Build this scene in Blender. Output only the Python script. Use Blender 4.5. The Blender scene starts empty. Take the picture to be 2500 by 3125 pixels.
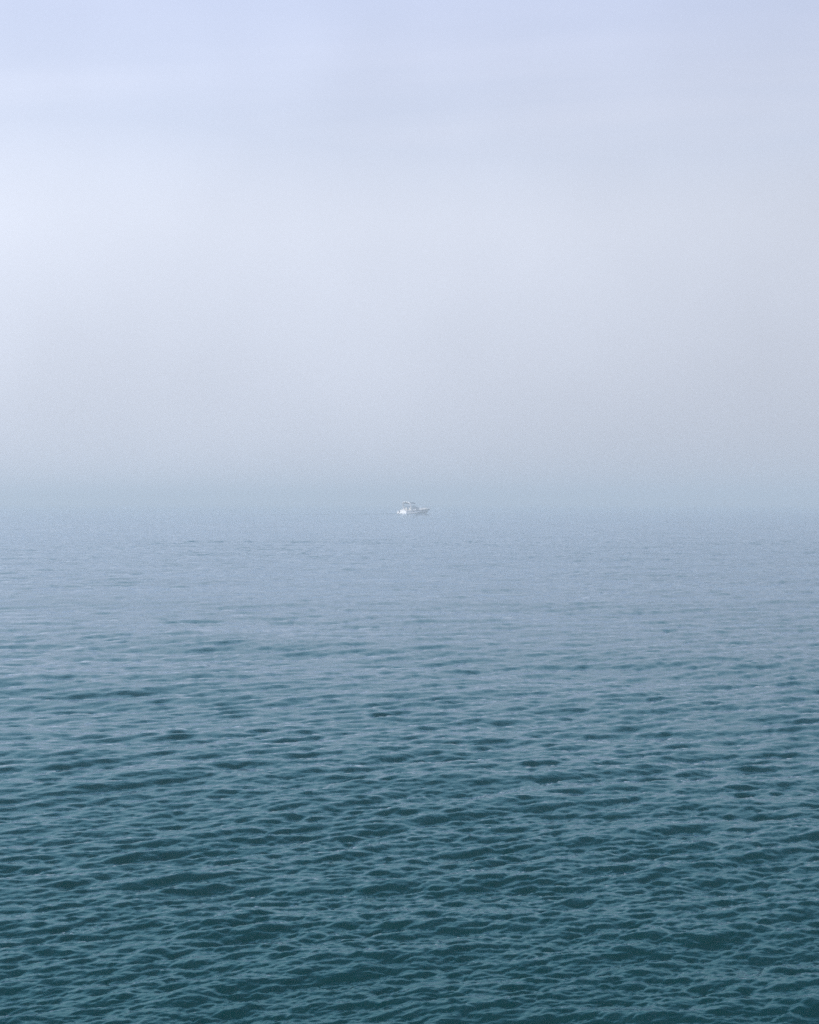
import bpy, bmesh, math, random
import numpy as np
from mathutils import Vector, Matrix

R = math.radians
scene = bpy.context.scene
COL = scene.collection

# ------------------------------------------------------------------ camera
CAM_H = 3.1
F_PX = 4340.0 / 2500.0                      # focal length in picture widths
cd = bpy.data.cameras.new('camera')
cam = bpy.data.objects.new('camera', cd)
COL.objects.link(cam)
cd.sensor_fit = 'HORIZONTAL'
cd.sensor_width = 28.8
cd.lens = 28.8 * F_PX
cd.clip_start = 0.1
cd.clip_end = 60000
cam.location = (0, 0, CAM_H)
cam.rotation_euler = (R(90 - 0.43), 0, 0)
scene.camera = cam

# ------------------------------------------------------------------ sky and sun
SUN_AZ = -138.0          # degrees from the view direction (+Y), negative = left
SUN_EL = 44.0
world = bpy.data.worlds.new('World')
scene.world = world
world.use_nodes = True
nt = world.node_tree
nt.nodes.clear()
N = nt.nodes.new
L = nt.links.new


def math_node(tree, op, a, b=None, c=None, clamp=False):
    n = tree.nodes.new('ShaderNodeMath')
    n.operation = op
    n.use_clamp = clamp
    for i, v in enumerate((a, b, c)):
        if v is None:
            continue
        if isinstance(v, (int, float)):
            n.inputs[i].default_value = v
        else:
            tree.links.new(v, n.inputs[i])
    return n.outputs[0]


out = N('ShaderNodeOutputWorld')
bg = N('ShaderNodeBackground')
sky = N('ShaderNodeTexSky')
sky.sky_type = 'NISHITA'
sky.sun_disc = False
sky.sun_elevation = R(SUN_EL)
sky.sun_rotation = R(SUN_AZ)
sky.air_density = 1.0
sky.dust_density = 0.8
sky.ozone_density = 3.0
tc = N('ShaderNodeTexCoord')
sep = N('ShaderNodeSeparateXYZ')
L(tc.outputs['Generated'], sep.inputs[0])
# high thin cloud sheet: the view direction projected on a flat layer overhead
zc = math_node(nt, 'MAXIMUM', sep.outputs[2], 0.0)
zc = math_node(nt, 'ADD', zc, 0.12)
px = math_node(nt, 'DIVIDE', sep.outputs[0], zc)
py = math_node(nt, 'DIVIDE', sep.outputs[1], zc)
comb = N('ShaderNodeCombineXYZ')
L(px, comb.inputs[0])
L(py, comb.inputs[1])
mp = N('ShaderNodeMapping')
mp.inputs['Rotation'].default_value = (0, 0, R(4))
mp.inputs['Scale'].default_value = (0.5, 1.5, 1)
mp.inputs['Location'].default_value = (2.2, 3.3, 0)
L(comb.outputs[0], mp.inputs[0])
cn = N('ShaderNodeTexNoise')
cn.inputs['Scale'].default_value = 1.0
cn.inputs['Detail'].default_value = 4.0
cn.inputs['Roughness'].default_value = 0.5
cn.inputs['Distortion'].default_value = 0.6
L(mp.outputs[0], cn.inputs['Vector'])
cr = N('ShaderNodeMapRange')
cr.interpolation_type = 'SMOOTHSTEP'
cr.inputs['From Min'].default_value = 0.28
cr.inputs['From Max'].default_value = 0.75
cr.inputs['To Min'].default_value = 0.82
cr.inputs['To Max'].default_value = 1.0
L(cn.outputs[0], cr.inputs[0])
# mist veil: thick near the horizon, thinner overhead, brighter towards the sun
SKY_STRENGTH = 0.13
ms = N('ShaderNodeMapRange')
ms.interpolation_type = 'SMOOTHSTEP'
ms.inputs['From Min'].default_value = 0.46
ms.inputs['From Max'].default_value = 0.18
ms.inputs['To Min'].default_value = 0.0
ms.inputs['To Max'].default_value = 1.0
L(sep.outputs[2], ms.inputs[0])
thin = N('ShaderNodeMapRange')           # the cloud sheet breaks up overhead
thin.interpolation_type = 'SMOOTHSTEP'
thin.inputs['From Min'].default_value = 0.62
thin.inputs['From Max'].default_value = 0.33
thin.inputs['To Min'].default_value = 0.10
thin.inputs['To Max'].default_value = 1.0
L(sep.outputs[2], thin.inputs[0])
sheet = math_node(nt, 'MULTIPLY', cr.outputs[0], thin.outputs[0])
cov = math_node(nt, 'MAXIMUM', sheet, ms.outputs[0])
to_sun = Vector((math.sin(R(SUN_AZ)) * math.cos(R(SUN_EL)),
                 math.cos(R(SUN_AZ)) * math.cos(R(SUN_EL)), math.sin(R(SUN_EL))))
dt = N('ShaderNodeVectorMath')
dt.operation = 'DOT_PRODUCT'
L(tc.outputs['Generated'], dt.inputs[0])
dt.inputs[1].default_value = Vector((to_sun.x, to_sun.y, 0)).normalized()
glow = N('ShaderNodeMapRange')
glow.inputs['From Min'].default_value = -1.0
glow.inputs['From Max'].default_value = 1.0
glow.inputs['To Min'].default_value = 0.72
glow.inputs['To Max'].default_value = 1.69
L(dt.outputs['Value'], glow.inputs[0])
low = N('ShaderNodeMapRange')            # light lost in the deepest mist
low.interpolation_type = 'SMOOTHSTEP'
low.inputs['From Min'].default_value = -0.02
low.inputs['From Max'].default_value = 0.20
low.inputs['To Min'].default_value = 0.84
low.inputs['To Max'].default_value = 1.0
L(sep.outputs[2], low.inputs[0])
val = math_node(nt, 'MULTIPLY', glow.outputs[0], low.outputs[0])
pn = N('ShaderNodeTexNoise')
pn.inputs['Scale'].default_value = 5.0
pn.inputs['Detail'].default_value = 3.0
L(tc.outputs['Generated'], pn.inputs['Vector'])
pm = N('ShaderNodeMapRange')
pm.inputs['From Min'].default_value = 0.3
pm.inputs['From Max'].default_value = 0.7
pm.inputs['To Min'].default_value = 0.95
pm.inputs['To Max'].default_value = 1.05
L(pn.outputs[0], pm.inputs[0])
val = math_node(nt, 'MULTIPLY', val, pm.outputs[0])
val = math_node(nt, 'DIVIDE', val, SKY_STRENGTH)
veil = N('ShaderNodeVectorMath')
veil.operation = 'SCALE'
vt = N('ShaderNodeMix')                  # the thinner veil higher up lets more blue through
vt.data_type = 'RGBA'
vt.inputs[6].default_value = (0.74, 0.835, 1.17, 1)
vt.inputs[7].default_value = (0.84, 0.895, 1.04, 1)
L(ms.outputs[0], vt.inputs[0])
L(vt.outputs[2], veil.inputs[0])
L(val, veil.inputs['Scale'])
mix = N('ShaderNodeMix')
mix.data_type = 'RGBA'
L(cov, mix.inputs[0])
L(sky.outputs[0], mix.inputs[6])
L(veil.outputs[0], mix.inputs[7])
L(mix.outputs[2], bg.inputs[0])
bg.inputs[1].default_value = SKY_STRENGTH
L(bg.outputs[0], out.inputs[0])

sd = bpy.data.lights.new('sun', 'SUN')
sun = bpy.data.objects.new('sun', sd)
COL.objects.link(sun)
sd.energy = 4.6
sd.angle = R(3.0)
sd.color = (1.0, 0.95, 0.88)
sun.rotation_euler = to_sun.to_track_quat('Z', 'Y').to_euler()
sun.location = to_sun * 200

vs = scene.view_settings
scene.display_settings.display_device = 'sRGB'
vs.view_transform = 'Standard'
vs.look = 'None'
vs.exposure = 0.0
vs.gamma = 1.0
vs.use_curve_mapping = False

cy = scene.cycles
cy.max_bounces = 8
cy.volume_bounces = 1
cy.glossy_bounces = 4
cy.transmission_bounces = 6
cy.transparent_max_bounces = 8
cy.caustics_reflective = False
cy.caustics_refractive = False
cy.use_denoising = False
cy.use_adaptive_sampling = False
cy.sampling_pattern = 'BLUE_NOISE'

# ------------------------------------------------------------------ materials


def mat(name, color, rough=0.5, metal=0.0, ior=1.5, trans=0.0, coat=0.0, vary=0.0, vscale=3.0):
    m = bpy.data.materials.new(name)
    m.use_nodes = True
    t = m.node_tree
    b = t.nodes['Principled BSDF']
    b.inputs['Base Color'].default_value = (*color, 1)
    b.inputs['Roughness'].default_value = rough
    b.inputs['Metallic'].default_value = metal
    b.inputs['IOR'].default_value = ior
    b.inputs['Transmission Weight'].default_value = trans
    b.inputs['Coat Weight'].default_value = coat
    if vary:
        tcn = t.nodes.new('ShaderNodeTexCoord')
        nz = t.nodes.new('ShaderNodeTexNoise')
        nz.inputs['Scale'].default_value = vscale
        nz.inputs['Detail'].default_value = 5
        t.links.new(tcn.outputs['Object'], nz.inputs['Vector'])
        rp = t.nodes.new('ShaderNodeValToRGB')
        rp.color_ramp.elements[0].position = 0.3
        rp.color_ramp.elements[1].position = 0.75
        rp.color_ramp.elements[0].color = (*[c * (1 - vary) for c in color], 1)
        rp.color_ramp.elements[1].color = (*[min(1, c * (1 + vary * .4)) for c in color], 1)
        t.links.new(nz.outputs[0], rp.inputs[0])
        t.links.new(rp.outputs[0], b.inputs['Base Color'])
    return m


def water_material():
    m = bpy.data.materials.new('sea_water')
    m.use_nodes = True
    t = m.node_tree
    t.nodes.remove(t.nodes['Principled BSDF'])
    body = t.nodes.new('ShaderNodeBsdfDiffuse')           # light coming back up out of the water
    body.inputs['Color'].default_value = (0.0001, 0.0195, 0.0195, 1)
    refl = t.nodes.new('ShaderNodeBsdfGlossy')
    refl.inputs['Color'].default_value = (0.69, 0.885, 1.0, 1)
    refl.inputs['Roughness'].default_value = 0.035
    fres = t.nodes.new('ShaderNodeFresnel')
    fres.inputs["IOR"].default_value = 1.45
    mx = t.nodes.new('ShaderNodeMixShader')
    t.links.new(fres.outputs[0], mx.inputs[0])
    # specular tint: greenish away from grazing, nearly neutral at grazing angles
    edge = t.nodes.new('ShaderNodeMapRange')
    edge.interpolation_type = 'SMOOTHSTEP'
    edge.inputs['From Min'].default_value = 0.10
    edge.inputs['From Max'].default_value = 0.62
    t.links.new(fres.outputs[0], edge.inputs[0])
    tint = t.nodes.new('ShaderNodeMix')
    tint.data_type = 'RGBA'
    tint.inputs[6].default_value = (0.40, 0.95, 1.0, 1)
    tint.inputs[7].default_value = (0.80, 0.90, 1.0, 1)
    t.links.new(edge.outputs[0], tint.inputs[0])
    t.links.new(tint.outputs[2], refl.inputs['Color'])
    t.links.new(body.outputs[0], mx.inputs[1])
    t.links.new(refl.outputs[0], mx.inputs[2])
    t.links.new(mx.outputs[0], t.nodes['Material Output'].inputs['Surface'])
    geo = t.nodes.new('ShaderNodeNewGeometry')
    # capillary ripples, finer than the mesh
    m1 = t.nodes.new('ShaderNodeMapping')
    m1.inputs['Rotation'].default_value = (0, 0, R(-32))
    m1.inputs['Scale'].default_value = (0.45, 1.0, 1.0)
    t.links.new(geo.outputs['Position'], m1.inputs[0])
    n1 = t.nodes.new('ShaderNodeTexNoise')
    n1.inputs['Scale'].default_value = 26.0
    n1.inputs['Detail'].default_value = 3.0
    n1.inputs['Roughness'].default_value = 0.55
    t.links.new(m1.outputs[0], n1.inputs['Vector'])
    # wavelets of 0.3 to 1.5 m where the mesh gets too coarse to carry them
    m2 = t.nodes.new('ShaderNodeMapping')
    m2.inputs['Rotation'].default_value = (0, 0, R(-20))
    m2.inputs['Scale'].default_value = (0.4, 1.0, 1.0)
    t.links.new(geo.outputs['Position'], m2.inputs[0])
    n2 = t.nodes.new('ShaderNodeTexNoise')
    n2.inputs['Scale'].default_value = 5.0
    n2.inputs['Detail'].default_value = 3.0
    n2.inputs['Roughness'].default_value = 0.6
    t.links.new(m2.outputs[0], n2.inputs['Vector'])
    at = t.nodes.new('ShaderNodeAttribute')
    at.attribute_name = 'unresolved'
    b1 = t.nodes.new('ShaderNodeBump')
    b1.inputs['Strength'].default_value = 1.0
    b1.inputs['Distance'].default_value = 0.0045
    t.links.new(n1.outputs[0], b1.inputs['Height'])
    b2 = t.nodes.new('ShaderNodeBump')
    b2.inputs['Distance'].default_value = 0.035
    t.links.new(at.outputs['Fac'], b2.inputs['Strength'])
    t.links.new(n2.outputs[0], b2.inputs['Height'])
    t.links.new(b1.outputs[0], b2.inputs['Normal'])
    for n in (body, refl, fres):
        t.links.new(b2.outputs[0], n.inputs['Normal'])
    return m


M = {
    'gel': mat('white_gelcoat', (0.86, 0.86, 0.86), 0.25, coat=0.3, vary=0.05, vscale=1.5),
    'grey': mat('grey_gelcoat', (0.78, 0.80, 0.82), 0.3, coat=0.3, vary=0.06, vscale=1.5),
    'deck': mat('nonskid_deck', (0.74, 0.74, 0.72), 0.7, vary=0.06, vscale=12),
    'canvas': mat('dark_canvas', (0.05, 0.06, 0.08), 0.9, vary=0.25, vscale=6),
    'glass': mat('tinted_glass', (0.75, 0.80, 0.83), 0.02, ior=1.1, trans=0.85, coat=0.5),
    'steel': mat('stainless_steel', (0.72, 0.73, 0.74), 0.22, metal=1.0, vary=0.05, vscale=20),
    'rubber': mat('dark_rubber', (0.06, 0.06, 0.065), 0.7, vary=0.1, vscale=8),
    'vinyl': mat('pale_vinyl', (0.66, 0.64, 0.60), 0.55, vary=0.06, vscale=6),
    'lamp': mat('lamp_lens', (0.82, 0.84, 0.85), 0.15),
    'door': mat('smoked_door', (0.16, 0.18, 0.20), 0.3, vary=0.1, vscale=6),
    'water': water_material(),
}

# ------------------------------------------------------------------ boat placing (needed by the wake)
BOAT_D = 345.0
BOAT_POS = Vector((1.25, BOAT_D, 0.0))
BOAT_YAW = R(43.0)

# ------------------------------------------------------------------ sea


def wave_tile(size, n, lam_lo, lam_hi, rms, wind, spread, lam_peak, seed, slope=-3.6):
    """One periodic patch of wind sea: height and sideways (choppy) shift, by FFT."""
    rng = np.random.default_rng(seed)
    k1 = 2 * np.pi * np.fft.fftfreq(n, d=size / n)
    kx, ky = np.meshgrid(k1, k1, indexing='ij')
    k = np.hypot(kx, ky)
    k[0, 0] = 1
    kp = 2 * np.pi / lam_peak
    spec = k ** slope * np.exp(-1.1 * (kp / k) ** 2)
    th = np.arctan2(ky, kx) - wind
    sp = np.maximum(np.cos(th), 0) ** (2 * spread) + 0.04 * np.abs(np.cos(th))
    lo, hi = 2 * np.pi / lam_hi, 2 * np.pi / lam_lo
    band = 1 / (1 + (lo / k) ** 16) / (1 + (k / hi) ** 16)
    amp = np.sqrt(spec * sp * band)
    amp[0, 0] = 0
    g = rng.standard_normal((n, n)) + 1j * rng.standard_normal((n, n))
    H = amp * g
    h = np.fft.ifft2(H)
    s = rms / h.real.std()
    hz = h.real * s
    dx = np.fft.ifft2(-1j * kx / k * H).real * s
    dy = np.fft.ifft2(-1j * ky / k * H).real * s
    return np.stack([dx, dy, hz], -1).astype(np.float32), size, n


def sample(tile, x, y):
    a, size, n = tile
    u = (x / size * n) % n
    v = (y / size * n) % n
    i = np.floor(u).astype(np.int64)
    j = np.floor(v).astype(np.int64)
    fu = (u - i)[..., None].astype(np.float32)
    fv = (v - j)[..., None].astype(np.float32)
    i %= n
    j %= n
    i2, j2 = (i + 1) % n, (j + 1) % n
    return ((a[i, j] * (1 - fu) + a[i2, j] * fu) * (1 - fv) + (a[i, j2] * (1 - fu) + a[i2, j2] * fu) * fv)


def smooth(e0, e1, x):
    t = np.clip((x - e0) / (e1 - e0), 0, 1)
    return t * t * (3 - 2 * t)


WIND = R(-64)            # the waves run towards the viewer and to the right
TILES = [  # tile, fade-out distances, turn
    (wave_tile(211.0, 512, 5.5, 40.0, 0.026, WIND + R(-35), 2.0, 12.0, 5), (500, 900), 0.12),
    (wave_tile(67.0, 1024, 0.8, 5.5, 0.0112, WIND + R(-6), 2.2, 1.4, 3), (250, 420), -0.05),
    (wave_tile(29.0, 1024, 0.28, 0.8, 0.0078, WIND, 3.2, 0.5, 11, -3.3), (170, 330), 0.0),
    (wave_tile(10.3, 1024, 0.10, 0.28, 0.0041, WIND + R(10), 3.0, 0.25, 23, -3.3), (30, 90), 0.31),
    (wave_tile(3.7, 1024, 0.03, 0.10, 0.0016, WIND + R(-14), 2.2, 0.09, 37), (11, 26), -0.27),
]


def sea_rows():
    d, rows = 1.5, []
    while d < 9000:
        rows.append(d)
        if d < 6.0:
            step = 0.055
        elif d < 430:
            cap = 0.40 if d < 115 else 0.6 if d < 200 else 0.55 if 325 < d < 352 else 1.2
            step = min(0.8 * d * d / (CAM_H * 1422), cap)
        else:
            step = 0.03 * d
        d += step
    return np.array(rows)


def build_sea():
    rows = sea_rows()
    fine = np.radians(np.arange(-20.0, 20.001, 0.048))
    # coarse flanks so that the sheet runs on to both sides and behind
    coarse_l = np.radians(np.concatenate([np.arange(-180, -40, 4), np.arange(-40, -20, 0.5)]))
    ang = np.concatenate([coarse_l, fine, -coarse_l[::-1]])
    D, A = np.meshgrid(rows, ang, indexing='ij')
    x = (D * np.sin(A)).ravel()
    y = (D * np.cos(A)).ravel()
    dist = D.ravel()
    aa = np.abs(A.ravel())
    side = 1 - smooth(R(20), R(24), aa)
    disp = np.zeros((x.size, 3), np.float32)
    left = np.zeros(x.size, np.float32)
    calm = np.ones(x.size, np.float32)
    # smoother and rougher patches of wind
    gust = 1 + 0.16 * np.sin(x * 0.31 + 1.3 * np.sin(y * 0.09)) * np.sin(y * 0.125 + 0.7) + 0.12 * np.sin(x * 0.11 - y * 0.053 + 2.0 * np.sin(x * 0.05 + y * 0.021))
    gust *= 1 + 0.5 * smooth(25, 120, dist)          # fresher breeze further out
    # wake behind the boat
    ca, sa = math.cos(BOAT_YAW), math.sin(BOAT_YAW)
    bx = (x - BOAT_POS.x) * ca + (y - BOAT_POS.y) * sa
    by = -(x - BOAT_POS.x) * sa + (y - BOAT_POS.y) * ca
    near = (np.abs(bx) < 120) & (np.abs(by) < 70)
    wz = np.zeros(x.size)
    s = 3.5 - bx[near]                       # metres behind the bow wave
    p = by[near]
    env = smooth(0, 4, s) * np.exp(-np.maximum(s, 0) / 55.0)
    for sg in (-1, 1):
        q = p * sg - (0.9 + 0.30 * np.maximum(s, 0))
        wz[near] += env * (0.21 * np.exp(-(q / 0.95) ** 2) - 0.08 * np.exp(-((q + 2.1) / 1.2) ** 2))
    wz[near] -= 0.10 * smooth(8, 12, s) * np.exp(-s / 30.0) * np.exp(-(p / 1.6) ** 2)
    calm[near] = 1 - 0.4 * np.exp(-(p / 2.0) ** 2) * smooth(7, 9, s) * np.exp(-s / 60.0)
    for q, (tile, (f0, f1), rot) in enumerate(TILES):
        keep = 1 - smooth(f0, f1, dist)
        w = (keep * side * calm * (1 if q == 0 else gust)).astype(np.float32)
        c, sn = math.cos(rot), math.sin(rot)
        on = w > 0
        v = sample(tile, (x[on] * c - y[on] * sn), (x[on] * sn + y[on] * c))
        vx = v[:, 0] * c + v[:, 1] * sn
        vy = -v[:, 0] * sn + v[:, 1] * c
        disp[on, 0] += vx * w[on] * 0.6
        disp[on, 1] += vy * w[on] * 0.6
        disp[on, 2] += v[:, 2] * w[on]
        left += np.array([0.0, 0.1, 0.4, 0.5, 0.0][q] * (1 - keep * side), np.float32)
    left *= calm * (1 - 0.7 * smooth(110, 420, dist))
    co = np.stack([x, y, np.zeros_like(x)], -1).astype(np.float32) + disp
    co[:, 2] += wz
    nr, na = D.shape
    # close the ring at the back, and the middle under the viewer
    i = np.arange(nr - 1)[:, None] * na
    j = np.arange(na - 1)[None, :]
    a = (i + j).ravel()
    faces = np.stack([a, a + 1, a + 1 + na, a + na], -1)
    jj = np.arange(nr - 1) * na
    mesh = bpy.data.meshes.new('sea')
    cidx = len(co)
    co = np.vstack([co, [[0, 0, 0]]]).astype(np.float32)
    left = np.append(left, 0).astype(np.float32)
    tri = np.stack([np.full(na - 1, cidx), np.arange(1, na), np.arange(na - 1)], -1)
    nq, ntx = len(faces), len(tri)
    loops = np.concatenate([faces.ravel(), tri.ravel()]).astype(np.int32)
    starts = np.concatenate([np.arange(nq) * 4, nq * 4 + np.arange(ntx) * 3]).astype(np.int32)
    mesh.vertices.add(len(co))
    mesh.vertices.foreach_set('co', co.ravel())
    mesh.loops.add(len(loops))
    mesh.loops.foreach_set('vertex_index', loops)
    mesh.polygons.add(nq + ntx)
    mesh.polygons.foreach_set('loop_start', starts)
    mesh.polygons.foreach_set('use_smooth', np.ones(nq + ntx, bool))
    mesh.update(calc_edges=True)
    mesh.validate()
    at = mesh.attributes.new('unresolved', 'FLOAT', 'POINT')
    at.data.foreach_set('value', left)
    mesh.materials.append(M['water'])
    o = bpy.data.objects.new('sea', mesh)
    COL.objects.link(o)
    o['kind'] = 'structure'
    o['label'] = 'teal rippled sea fading into the fog'
    print('sea quads', nq, 'rows', nr, 'cols', na)
    return o


build_sea()

# ------------------------------------------------------------------ haze
hb = bmesh.new()
bmesh.ops.create_cube(hb, size=1.0)
hm = bpy.data.meshes.new('haze')
hb.to_mesh(hm)
hb.free()
haze = bpy.data.objects.new('haze', hm)
COL.objects.link(haze)
HZ_LO, HZ_HI = -2.0, 12.0
haze.scale = (19000, 19000, HZ_HI - HZ_LO)
haze.location = (0, 0, (HZ_LO + HZ_HI) / 2)
haze['kind'] = 'stuff'
haze['label'] = 'pale blue sea fog lying over the water'
fm = bpy.data.materials.new('sea_fog')
fm.use_nodes = True
ft = fm.node_tree
ft.nodes.clear()
fo = ft.nodes.new('ShaderNodeOutputMaterial')
fv = ft.nodes.new('ShaderNodeVolumePrincipled')
fv.inputs['Color'].default_value = (0.735, 0.81, 0.86, 1)
fv.inputs['Density'].default_value = 0.0028
fv.inputs['Anisotropy'].default_value = 0.15
ft.links.new(fv.outputs[0], fo.inputs['Volume'])
fm.cycles.homogeneous_volume = True
hm.materials.append(fm)

# ------------------------------------------------------------------ boat helpers


def obj(name, verts, faces, m, parent=None, smooth_shade=True, solid=0.0, bevel=0.0):
    me = bpy.data.meshes.new(name)
    me.from_pydata([tuple(v) for v in verts], [], faces)
    bm = bmesh.new()
    bm.from_mesh(me)
    bmesh.ops.remove_doubles(bm, verts=bm.verts, dist=1e-4)
    bmesh.ops.recalc_face_normals(bm, faces=bm.faces)
    if solid:
        bmesh.ops.solidify(bm, geom=bm.faces[:] + bm.edges[:] + bm.verts[:], thickness=solid)
    if bevel:
        bmesh.ops.bevel(bm, geom=bm.edges[:], offset=bevel, segments=2, affect='EDGES', clamp_overlap=True)
        bmesh.ops.recalc_face_normals(bm, faces=bm.faces)
    bm.to_mesh(me)
    bm.free()
    if smooth_shade:
        me.polygons.foreach_set('use_smooth', np.ones(len(me.polygons), bool))
        try:
            me.set_sharp_from_angle(angle=R(38))
        except Exception:
            pass
    me.materials.append(M[m])
    o = bpy.data.objects.new(name, me)
    COL.objects.link(o)
    o.parent = parent
    return o


def grid_faces(nu, nv, off=0):
    return [(off + i * nv + j, off + i * nv + j + 1, off + (i + 1) * nv + j + 1, off + (i + 1) * nv + j)
            for i in range(nu - 1) for j in range(nv - 1)]


def box_vf(c, s):
    x, y, z = c
    a, b, d = s[0] / 2, s[1] / 2, s[2] / 2
    v = [(x + i * a, y + j * b, z + k * d) for i in (-1, 1) for j in (-1, 1) for k in (-1, 1)]
    f = [(0, 1, 3, 2), (4, 6, 7, 5), (0, 4, 5, 1), (2, 3, 7, 6), (0, 2, 6, 4), (1, 5, 7, 3)]
    return v, f


def box(name, c, s, m, parent, bevel=0.02):
    v, f = box_vf(c, s)
    return obj(name, v, f, m, parent, bevel=bevel)


def tube(name, pts, r, m, parent, seg=8, flat=1.0, taper=None):
    """A round bar along a path."""
    P = [Vector(p) for p in pts]
    vs_, fs = [], []
    up = Vector((0, 0, 1))
    for i, p in enumerate(P):
        t = (P[min(i + 1, len(P) - 1)] - P[max(i - 1, 0)]).normalized()
        a = t.cross(up)
        if a.length < 1e-3:
            a = t.cross(Vector((1, 0, 0)))
        a.normalize()
        b = a.cross(t).normalized()
        rr = r if taper is None else r * (1 + (taper - 1) * i / (len(P) - 1))
        for k in range(seg):
            w = 2 * math.pi * k / seg
            vs_.append(p + a * math.cos(w) * rr + b * math.sin(w) * rr * flat)
    n = len(P)
    for i in range(n - 1):
        for k in range(seg):
            fs.append((i * seg + k, i * seg + (k + 1) % seg, (i + 1) * seg + (k + 1) % seg, (i + 1) * seg + k))
    fs.append(tuple(range(seg)))
    fs.append(tuple((n - 1) * seg + k for k in range(seg)))
    return obj(name, vs_, fs, m, parent)


def bez(pts, n=14):
    """Catmull-Rom through the points."""
    P = [Vector(p) for p in pts]
    P = [P[0] * 2 - P[1]] + P + [P[-1] * 2 - P[-2]]
    res = []
    for i in range(1, len(P) - 2):
        for k in range(n):
            t = k / n
            a, b, c, d = P[i - 1], P[i], P[i + 1], P[i + 2]
            res.append(0.5 * ((2 * b) + (c - a) * t + (2 * a - 5 * b + 4 * c - d) * t * t + (3 * b - a - 3 * c + d) * t ** 3))
    res.append(P[-2])
    return res


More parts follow.
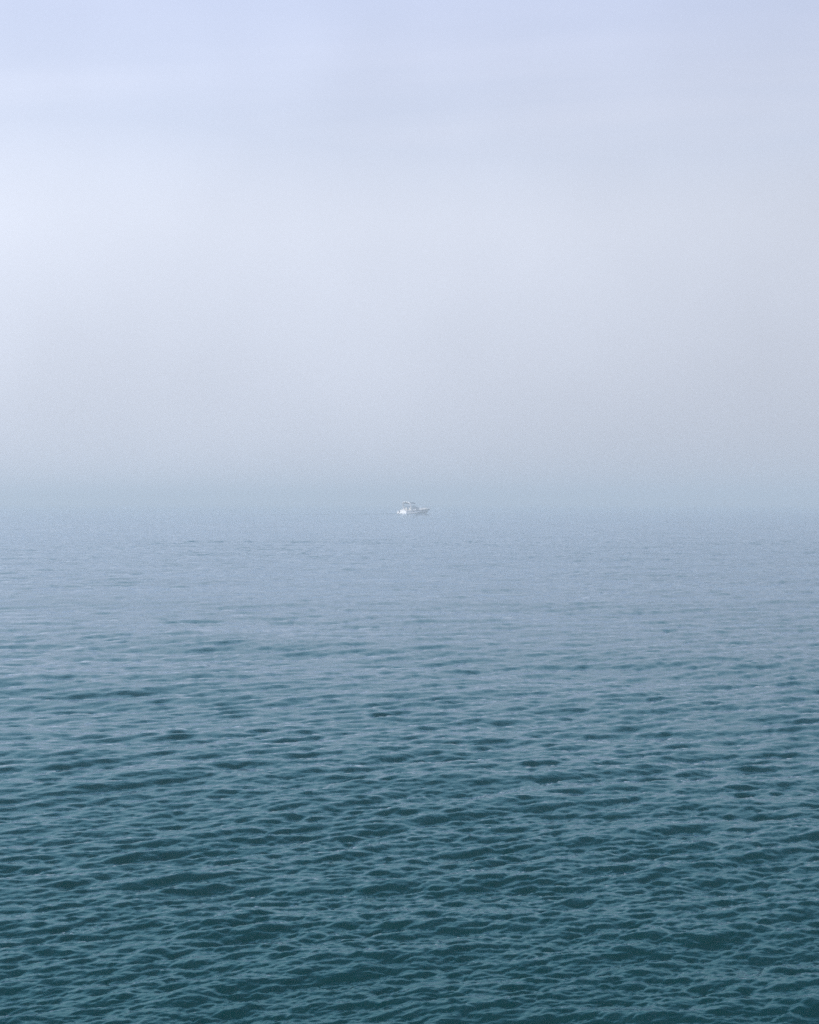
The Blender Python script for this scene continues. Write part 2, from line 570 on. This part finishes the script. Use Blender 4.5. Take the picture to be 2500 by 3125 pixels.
# ------------------------------------------------------------------ the motor cruiser
def build_boat():
    root = bpy.data.objects.new('motor_boat', None)
    COL.objects.link(root)
    root.location = BOAT_POS
    root.rotation_euler = (R(1.0), R(-0.6), BOAT_YAW)
    root['label'] = 'small white motor cruiser with radar arch alone in the fog'
    root['category'] = 'boat'

    #            x0     x1    b     p    z0     z1    zpow
    LINES = {
        'keel': (-4.45, 3.55, 0.0, 2.0, -0.55, -0.30, 3),
        'chine': (-4.45, 4.25, 1.38, 2.2, -0.04, 0.30, 2),
        'knuckle': (-4.40, 4.95, 1.64, 2.6, 0.16, 1.00, 1.25),
        'sheer': (-4.15, 5.25, 1.50, 2.9, 0.86, 1.24, 1.3),
    }

    def line(n, t):
        x0, x1, b, p, z0, z1, zp = LINES[n]
        return Vector((x0 + (x1 - x0) * t, b * (1 - t ** p), z0 + (z1 - z0) * t ** zp))

    NT = 40
    ts = [1 - (1 - i / (NT - 1)) ** 1.25 for i in range(NT)]

    def strip(name, chain, sub, m, mirror=True):
        v, f = [], []
        for sg in ((1, -1) if mirror else (1,)):
            off = len(v)
            prof = []
            for t in ts:
                P = [line(c, t) for c in chain]
                row = []
                for a in range(len(P) - 1):
                    for k in range(sub):
                        w = k / sub
                        q = P[a].lerp(P[a + 1], w)
                        q.y -= 0.10 * math.sin(math.pi * w) * t * (1 - t ** 6)      # hollow flare forward
                        row.append(q)
                row.append(P[-1])
                prof.append(row)
            nv = len(prof[0])
            for row in prof:
                v += [(q.x, q.y * sg, q.z) for q in row]
            f += grid_faces(NT, nv, off)
        return obj(name, v, f, m, root)

    strip('hull', ['keel', 'chine', 'knuckle'], 4, 'grey')
    strip('topside', ['knuckle', 'sheer'], 5, 'gel')

    # transom, its walkthrough door and the bathing platform
    tv, tf = [], []
    rows = 7
    cols = 13
    for i in range(rows):
        w = i / (rows - 1)
        if w < 0.25:
            a = line('keel', 0).lerp(line('chine', 0), w / 0.25)
        elif w < 0.45:
            a = line('chine', 0).lerp(line('knuckle', 0), (w - .25) / .20)
        else:
            a = line('knuckle', 0).lerp(line('sheer', 0), (w - .45) / .55)
        for j in range(cols):
            u = -1 + 2 * j / (cols - 1)
            tv.append((a.x - 0.22 * (1 - u * u) * min(1, w * 2), a.y * u, a.z + 0.14 * (1 - abs(u) ** 4) * max(0, w - .6) / .4))
    tf = grid_faces(rows, cols)
    obj('transom', tv, tf, 'gel', root, solid=0.04)
    box('transom_door', (-4.55, 0.62, 0.66), (0.06, 0.44, 0.66), 'door', root, 0.015)
    pv = []
    outl = []
    for j in range(17):
        u = -1 + 2 * j / 16
        outl.append((-5.05 + 0.34 * abs(u) ** 4, 1.48 * u))
    outl = [(-4.35, -1.50)] + outl + [(-4.35, 1.50)]
    n = len(outl)
    pv = [(x, y, 0.16) for x, y in outl] + [(x, y, 0.27) for x, y in outl]
    pf = [tuple(range(n)), tuple(range(2 * n - 1, n - 1, -1))] + [(i, (i + 1) % n, n + (i + 1) % n, n + i) for i in range(n)]
    pl = obj('swim_platform', pv, pf, 'gel', root, smooth_shade=False)
    tube('platform_edge', [(x - 0.012, y, 0.215) for x, y in outl[1:-1]], 0.035, 'rubber', pl)
    lad = tube('boarding_ladder', bez([(-4.98, -0.9, 0.30), (-5.02, -0.9, 0.62), (-4.98, -0.72, 0.66), (-4.98, -0.54, 0.62), (-4.96, -0.54, 0.30)], 6), 0.02, 'steel', root)

    # rubbing strake along the sheer
    for sg in (1, -1):
        tube('rub_rail', [(p.x, (p.y + 0.012) * sg, p.z) for p in (line('sheer', t) for t in ts)], 0.04, 'rubber', root)

    # foredeck with cambered coachroof
    XF = -0.75                                # where the foredeck ends and the cockpit begins
    fd, ff = [], []
    cols = 21
    nf = 0
    for t in ts:
        s = line('sheer', t)
        if s.x < XF:
            continue
        nf += 1
        trunk = 0.50 * (1 - max(0, (s.x - 0.4) / 4.9) ** 1.25)
        for j in range(cols):
            u = -1 + 2 * j / (cols - 1)
            side = min(1.0, (1 - abs(u)) / 0.62)
            z = s.z + 0.02 + trunk * (side * side * (3 - 2 * side))
            fd.append((s.x, s.y * u * 0.995, z))
    fo_ = obj('foredeck', fd, grid_faces(nf, cols), 'deck', root)
    for (hx, hw) in ((2.45, 0.52), (0.95, 0.0)):
        if hw:
            h = box('deck_hatch', (hx, 0, 1.60), (0.55, hw, 0.07), 'glass', root, 0.02)
            h.rotation_euler = (0, R(4), 0)
    sp = [(3.0, 0), (4.3, 0)]
    # padded sunbed forward of the hatch
    sv = []
    nsx, nsy = 9, 9
    for k in (0, 1):
        for i in range(nsx):
            for j in range(nsy):
                x = 2.95 + 1.35 * i / (nsx - 1)
                half = 0.62 - 0.28 * i / (nsx - 1)
                y = half * (-1 + 2 * j / (nsy - 1))
                tt = (x + 4.15) / 9.4
                s = line('sheer', tt)
                tr = 0.50 * (1 - max(0, (x - 0.4) / 4.9) ** 1.25)
                si = min(1.0, (1 - abs(y / s.y)) / 0.62)
                z = s.z + 0.02 + tr * si * si * (3 - 2 * si)
                edge = min(1, 3 * (1 - abs(y / half)) + .2) * min(1, 3 * (1 - abs(2 * i / (nsx - 1) - 1)) + .2)
                sv.append((x, y, z + (0.10 * edge if k else 0.005)))
    sf = grid_faces(nsx, nsy) + [tuple(reversed(q)) for q in grid_faces(nsx, nsy, nsx * nsy)]
    b0 = nsx * nsy
    rim = [j for j in range(nsy)] + [i * nsy + nsy - 1 for i in range(1, nsx)] + \
          [(nsx - 1) * nsy + j for j in range(nsy - 2, -1, -1)] + [i * nsy for i in range(nsx - 2, 0, -1)]
    sf += [(rim[i], rim[(i + 1) % len(rim)], b0 + rim[(i + 1) % len(rim)], b0 + rim[i]) for i in range(len(rim))]
    obj('sun_pad', sv, sf, 'vinyl', root)

    # cockpit: side decks, coaming, sole
    cv = []
    stn = [t for t in ts if line('sheer', t).x < XF + 0.05]
    tcut = (XF - LINES['sheer'][0]) / (LINES['sheer'][1] - LINES['sheer'][0])
    stn = [tcut * i / 15 for i in range(16)]
    for t in stn:
        s = line('sheer', t)
        rise = 0.10 + 0.36 * (t / tcut) ** 1.3
        prof = [(s.y, s.z), (s.y - .05, s.z + rise * .45), (s.y - .16, s.z + rise), (s.y - .30, s.z + rise), (s.y - .34, s.z + rise - .05), (s.y - .36, 0.36)]
        row = [(s.x, y, z) for y, z in prof] + [(s.x, -y, z) for y, z in reversed(prof)]
        cv += row
    nvv = 12
    cf = grid_faces(16, nvv)
    base = 15 * nvv
    cf.append(tuple(base + k for k in range(nvv)))          # forward bulkhead
    obj('cockpit', cv, cf, 'gel', root)
    box('aft_bench', (-3.85, -0.25, 0.62), (0.55, 1.5, 0.42), 'vinyl', root, 0.06)
    bb = box('bench_backrest', (-4.12, -0.25, 1.0), (0.16, 1.5, 0.42), 'vinyl', root, 0.06)
    for y in (-0.62, 0.62):
        st = box('helm_seat', (-1.95, y, 0.98), (0.52, 0.56, 0.16), 'vinyl', root, 0.05)
        k = box('seat_back', (-2.20, y, 1.33), (0.14, 0.54, 0.62), 'vinyl', st, 0.05)
        tube('seat_pedestal', [(-1.95, y, 0.36), (-1.95, y, 0.92)], 0.07, 'steel', st)
    box('helm_console', (-1.0, -0.62, 1.25), (0.5, 0.95, 0.5), 'gel', root, 0.06)
    ring = [(-1.36 + 0.06 * math.sin(a), -0.62 + 0.2 * math.cos(a), 1.42 + 0.19 * math.sin(a)) for a in [2 * math.pi * k / 20 for k in range(21)]]
    tube('steering_wheel', ring, 0.018, 'rubber', root, seg=6)

    # wraparound windscreen
    nb = 25
    lo, hi = [], []
    for i in range(nb):
        a = -math.pi / 2 * 1.0 + math.pi * i / (nb - 1)
        xx = math.cos(a)
        yy = math.sin(a)
        e = 0.72
        cx = (abs(xx) ** e) * (1 if xx >= 0 else -1)
        sy = (abs(yy) ** e) * (1 if yy >= 0 else -1)
        x = -1.75 + 2.95 * cx
        y = 1.28 * sy
        tt = (x + 4.15) / 9.4
        s = line('sheer', max(tt, 0.0))
        tr = 0.50
        si = min(1.0, max(0.0, (1 - abs(y / s.y)) / 0.62))
        z = s.z + tr * si * si * (3 - 2 * si) - 0.02
        z = max(z, s.z + 0.30 if x < XF + .2 else z)
        lo.append(Vector((x, y, z)))
        hi.append(Vector((-2.05 + 2.0 * cx, 1.20 * sy, 1.98 - 0.10 * (1 - cx))))
    wv = lo + hi
    wf = [(i, i + 1, nb + i + 1, nb + i) for i in range(nb - 1)]
    ws = obj('windscreen', wv, wf, 'glass', root, solid=0.012)
    tube('windscreen_frame', hi, 0.028, 'steel', ws)
    for i in (4, 8, 12, 16, 20):
        tube('windscreen_mullion', [lo[i], hi[i]], 0.02, 'steel', ws, seg=6)

    # radar arch: a broad hoop leaning aft
    prof = bez([(-2.25, -1.38, 1.10), (-2.38, -1.38, 1.75), (-2.62, -1.32, 2.40), (-2.86, -1.12, 2.82), (-2.96, -0.55, 2.98), (-2.98, 0, 3.01),
                (-2.96, 0.55, 2.98), (-2.86, 1.12, 2.82), (-2.62, 1.32, 2.40), (-2.38, 1.38, 1.75), (-2.25, 1.38, 1.10)], 6)
    av, af = [], []
    for i, p in enumerate(prof):
        w = 0.52 - 0.14 * math.sin(math.pi * i / (len(prof) - 1))
        inn = Vector((0, p.y, p.z - 1.6)).normalized()
        for (dx, dn) in ((-w / 2, -.08), (-w / 2, .06), (0, .075), (w / 2, .06), (w / 2, -.08), (0, -.09)):
            av.append(p + Vector((dx, 0, 0)) + inn * dn)
    npf = len(prof)
    for i in range(npf - 1):
        for k in range(6):
            af.append((i * 6 + k, i * 6 + (k + 1) % 6, (i + 1) * 6 + (k + 1) % 6, (i + 1) * 6 + k))
    af += [tuple(range(6)), tuple((npf - 1) * 6 + k for k in range(6))]
    arch = obj('radar_arch', av, af, 'gel', root)
    tube('antenna', [(-3.0, 0.55, 3.02), (-3.25, 0.56, 3.55)], 0.012, 'gel', arch, seg=6, taper=0.5)
    tube('mast_light_stem', [(-2.98, 0, 3.05), (-2.98, 0, 3.22)], 0.02, 'steel', arch, seg=6)
    # dark canvas top running forward from the arch
    bv = []
    for i in range(9):
        w = i / 8
        for j in range(13):
            u = -1 + 2 * j / 12
            bv.append((-2.58 + 1.8 * w, 1.20 * u, 2.94 - 0.14 * w * w - 0.34 * abs(u) ** 4 + 0.02 * math.sin(w * math.pi * 3) * (1 - abs(u))))
    top = obj('bimini_top', bv, grid_faces(9, 13), 'canvas', root, solid=0.035)
    for sg in (-1, 1):
        tube('bimini_strut', [(-0.95, 1.18 * sg, 2.50), (-1.15, 1.24 * sg, 1.88)], 0.016, 'steel', top, seg=6)
        tube('bimini_strut', [(-1.75, 1.18 * sg, 2.58), (-1.40, 1.26 * sg, 1.86)], 0.016, 'steel', top, seg=6)

    # bow rail
    for sg in (-1, 1):
        tops, stans = [], []
        for k in range(12):
            t = 0.50 + 0.50 * k / 11
            s = line('sheer', min(t, 0.995))
            hgt = 0.28 + 0.40 * (k / 11)
            tops.append(Vector((s.x - 0.02 + 0.10 * k / 11, max(s.y - 0.08, 0.02) * sg, s.z + hgt)))
            if k in (2, 5, 8, 10):
                stans.append((Vector((s.x - 0.05, max(s.y - 0.10, 0.02) * sg, s.z + 0.02)), tops[-1]))
        s0 = line('sheer', 0.46)
        tops = [Vector((s0.x, (s0.y - .1) * sg, s0.z + .05))] + tops
        rail = tube('bow_rail', tops, 0.016, 'steel', root, seg=6)
        for a, b in stans:
            tube('stanchion', [a, b], 0.013, 'steel', rail, seg=6)
    # lamp on the pulpit, anchor roller, cleats, portlights
    v, f = box_vf((5.26, 0, 2.02), (0.14, 0.16, 0.17))
    lampo = obj('bow_light', v, f, 'lamp', root, bevel=0.035)
    tube('light_stem', [(5.30, 0, 1.86), (5.26, 0, 1.97)], 0.015, 'steel', lampo, seg=6)
    box('anchor_roller', (5.22, 0, 1.27), (0.5, 0.16, 0.07), 'steel', root, 0.015)
    for sg in (-1, 1):
        for t in (0.05, 0.45, 0.86):
            s = line('sheer', t)
            zc = s.z + (0.10 if t < 0.2 else 0.06)
            tube('cleat', [(s.x - .12, (s.y - .07) * sg, zc + .03), (s.x, (s.y - .07) * sg, zc), (s.x + .12, (s.y - .07) * sg, zc + .03)], 0.018, 'steel', root, seg=6)
        for t in (0.50, 0.61, 0.71):
            a = line('knuckle', t).lerp(line('sheer', t), 0.55)
            b = line('knuckle', t + .01).lerp(line('sheer', t + .01), 0.55)
            yaw = math.atan2((b.y - a.y) * sg, b.x - a.x)
            vv, fc = [], []
            for k in range(16):
                w = 2 * math.pi * k / 16
                vv.append((0.20 * math.cos(w), -0.02, 0.075 * math.sin(w)))
            for k in range(16):
                w = 2 * math.pi * k / 16
                vv.append((0.20 * math.cos(w), 0.02, 0.075 * math.sin(w)))
            fc = [tuple(range(16)), tuple(range(31, 15, -1))] + [(k, (k + 1) % 16, 16 + (k + 1) % 16, 16 + k) for k in range(16)]
            po = obj('portlight', vv, fc, 'glass', root)
            flare = 0.10 * math.sin(math.pi * .55) * t
            po.location = (a.x, (a.y - flare) * sg, a.z)
            po.rotation_euler = (0, 0, yaw)
    return root


build_boat()
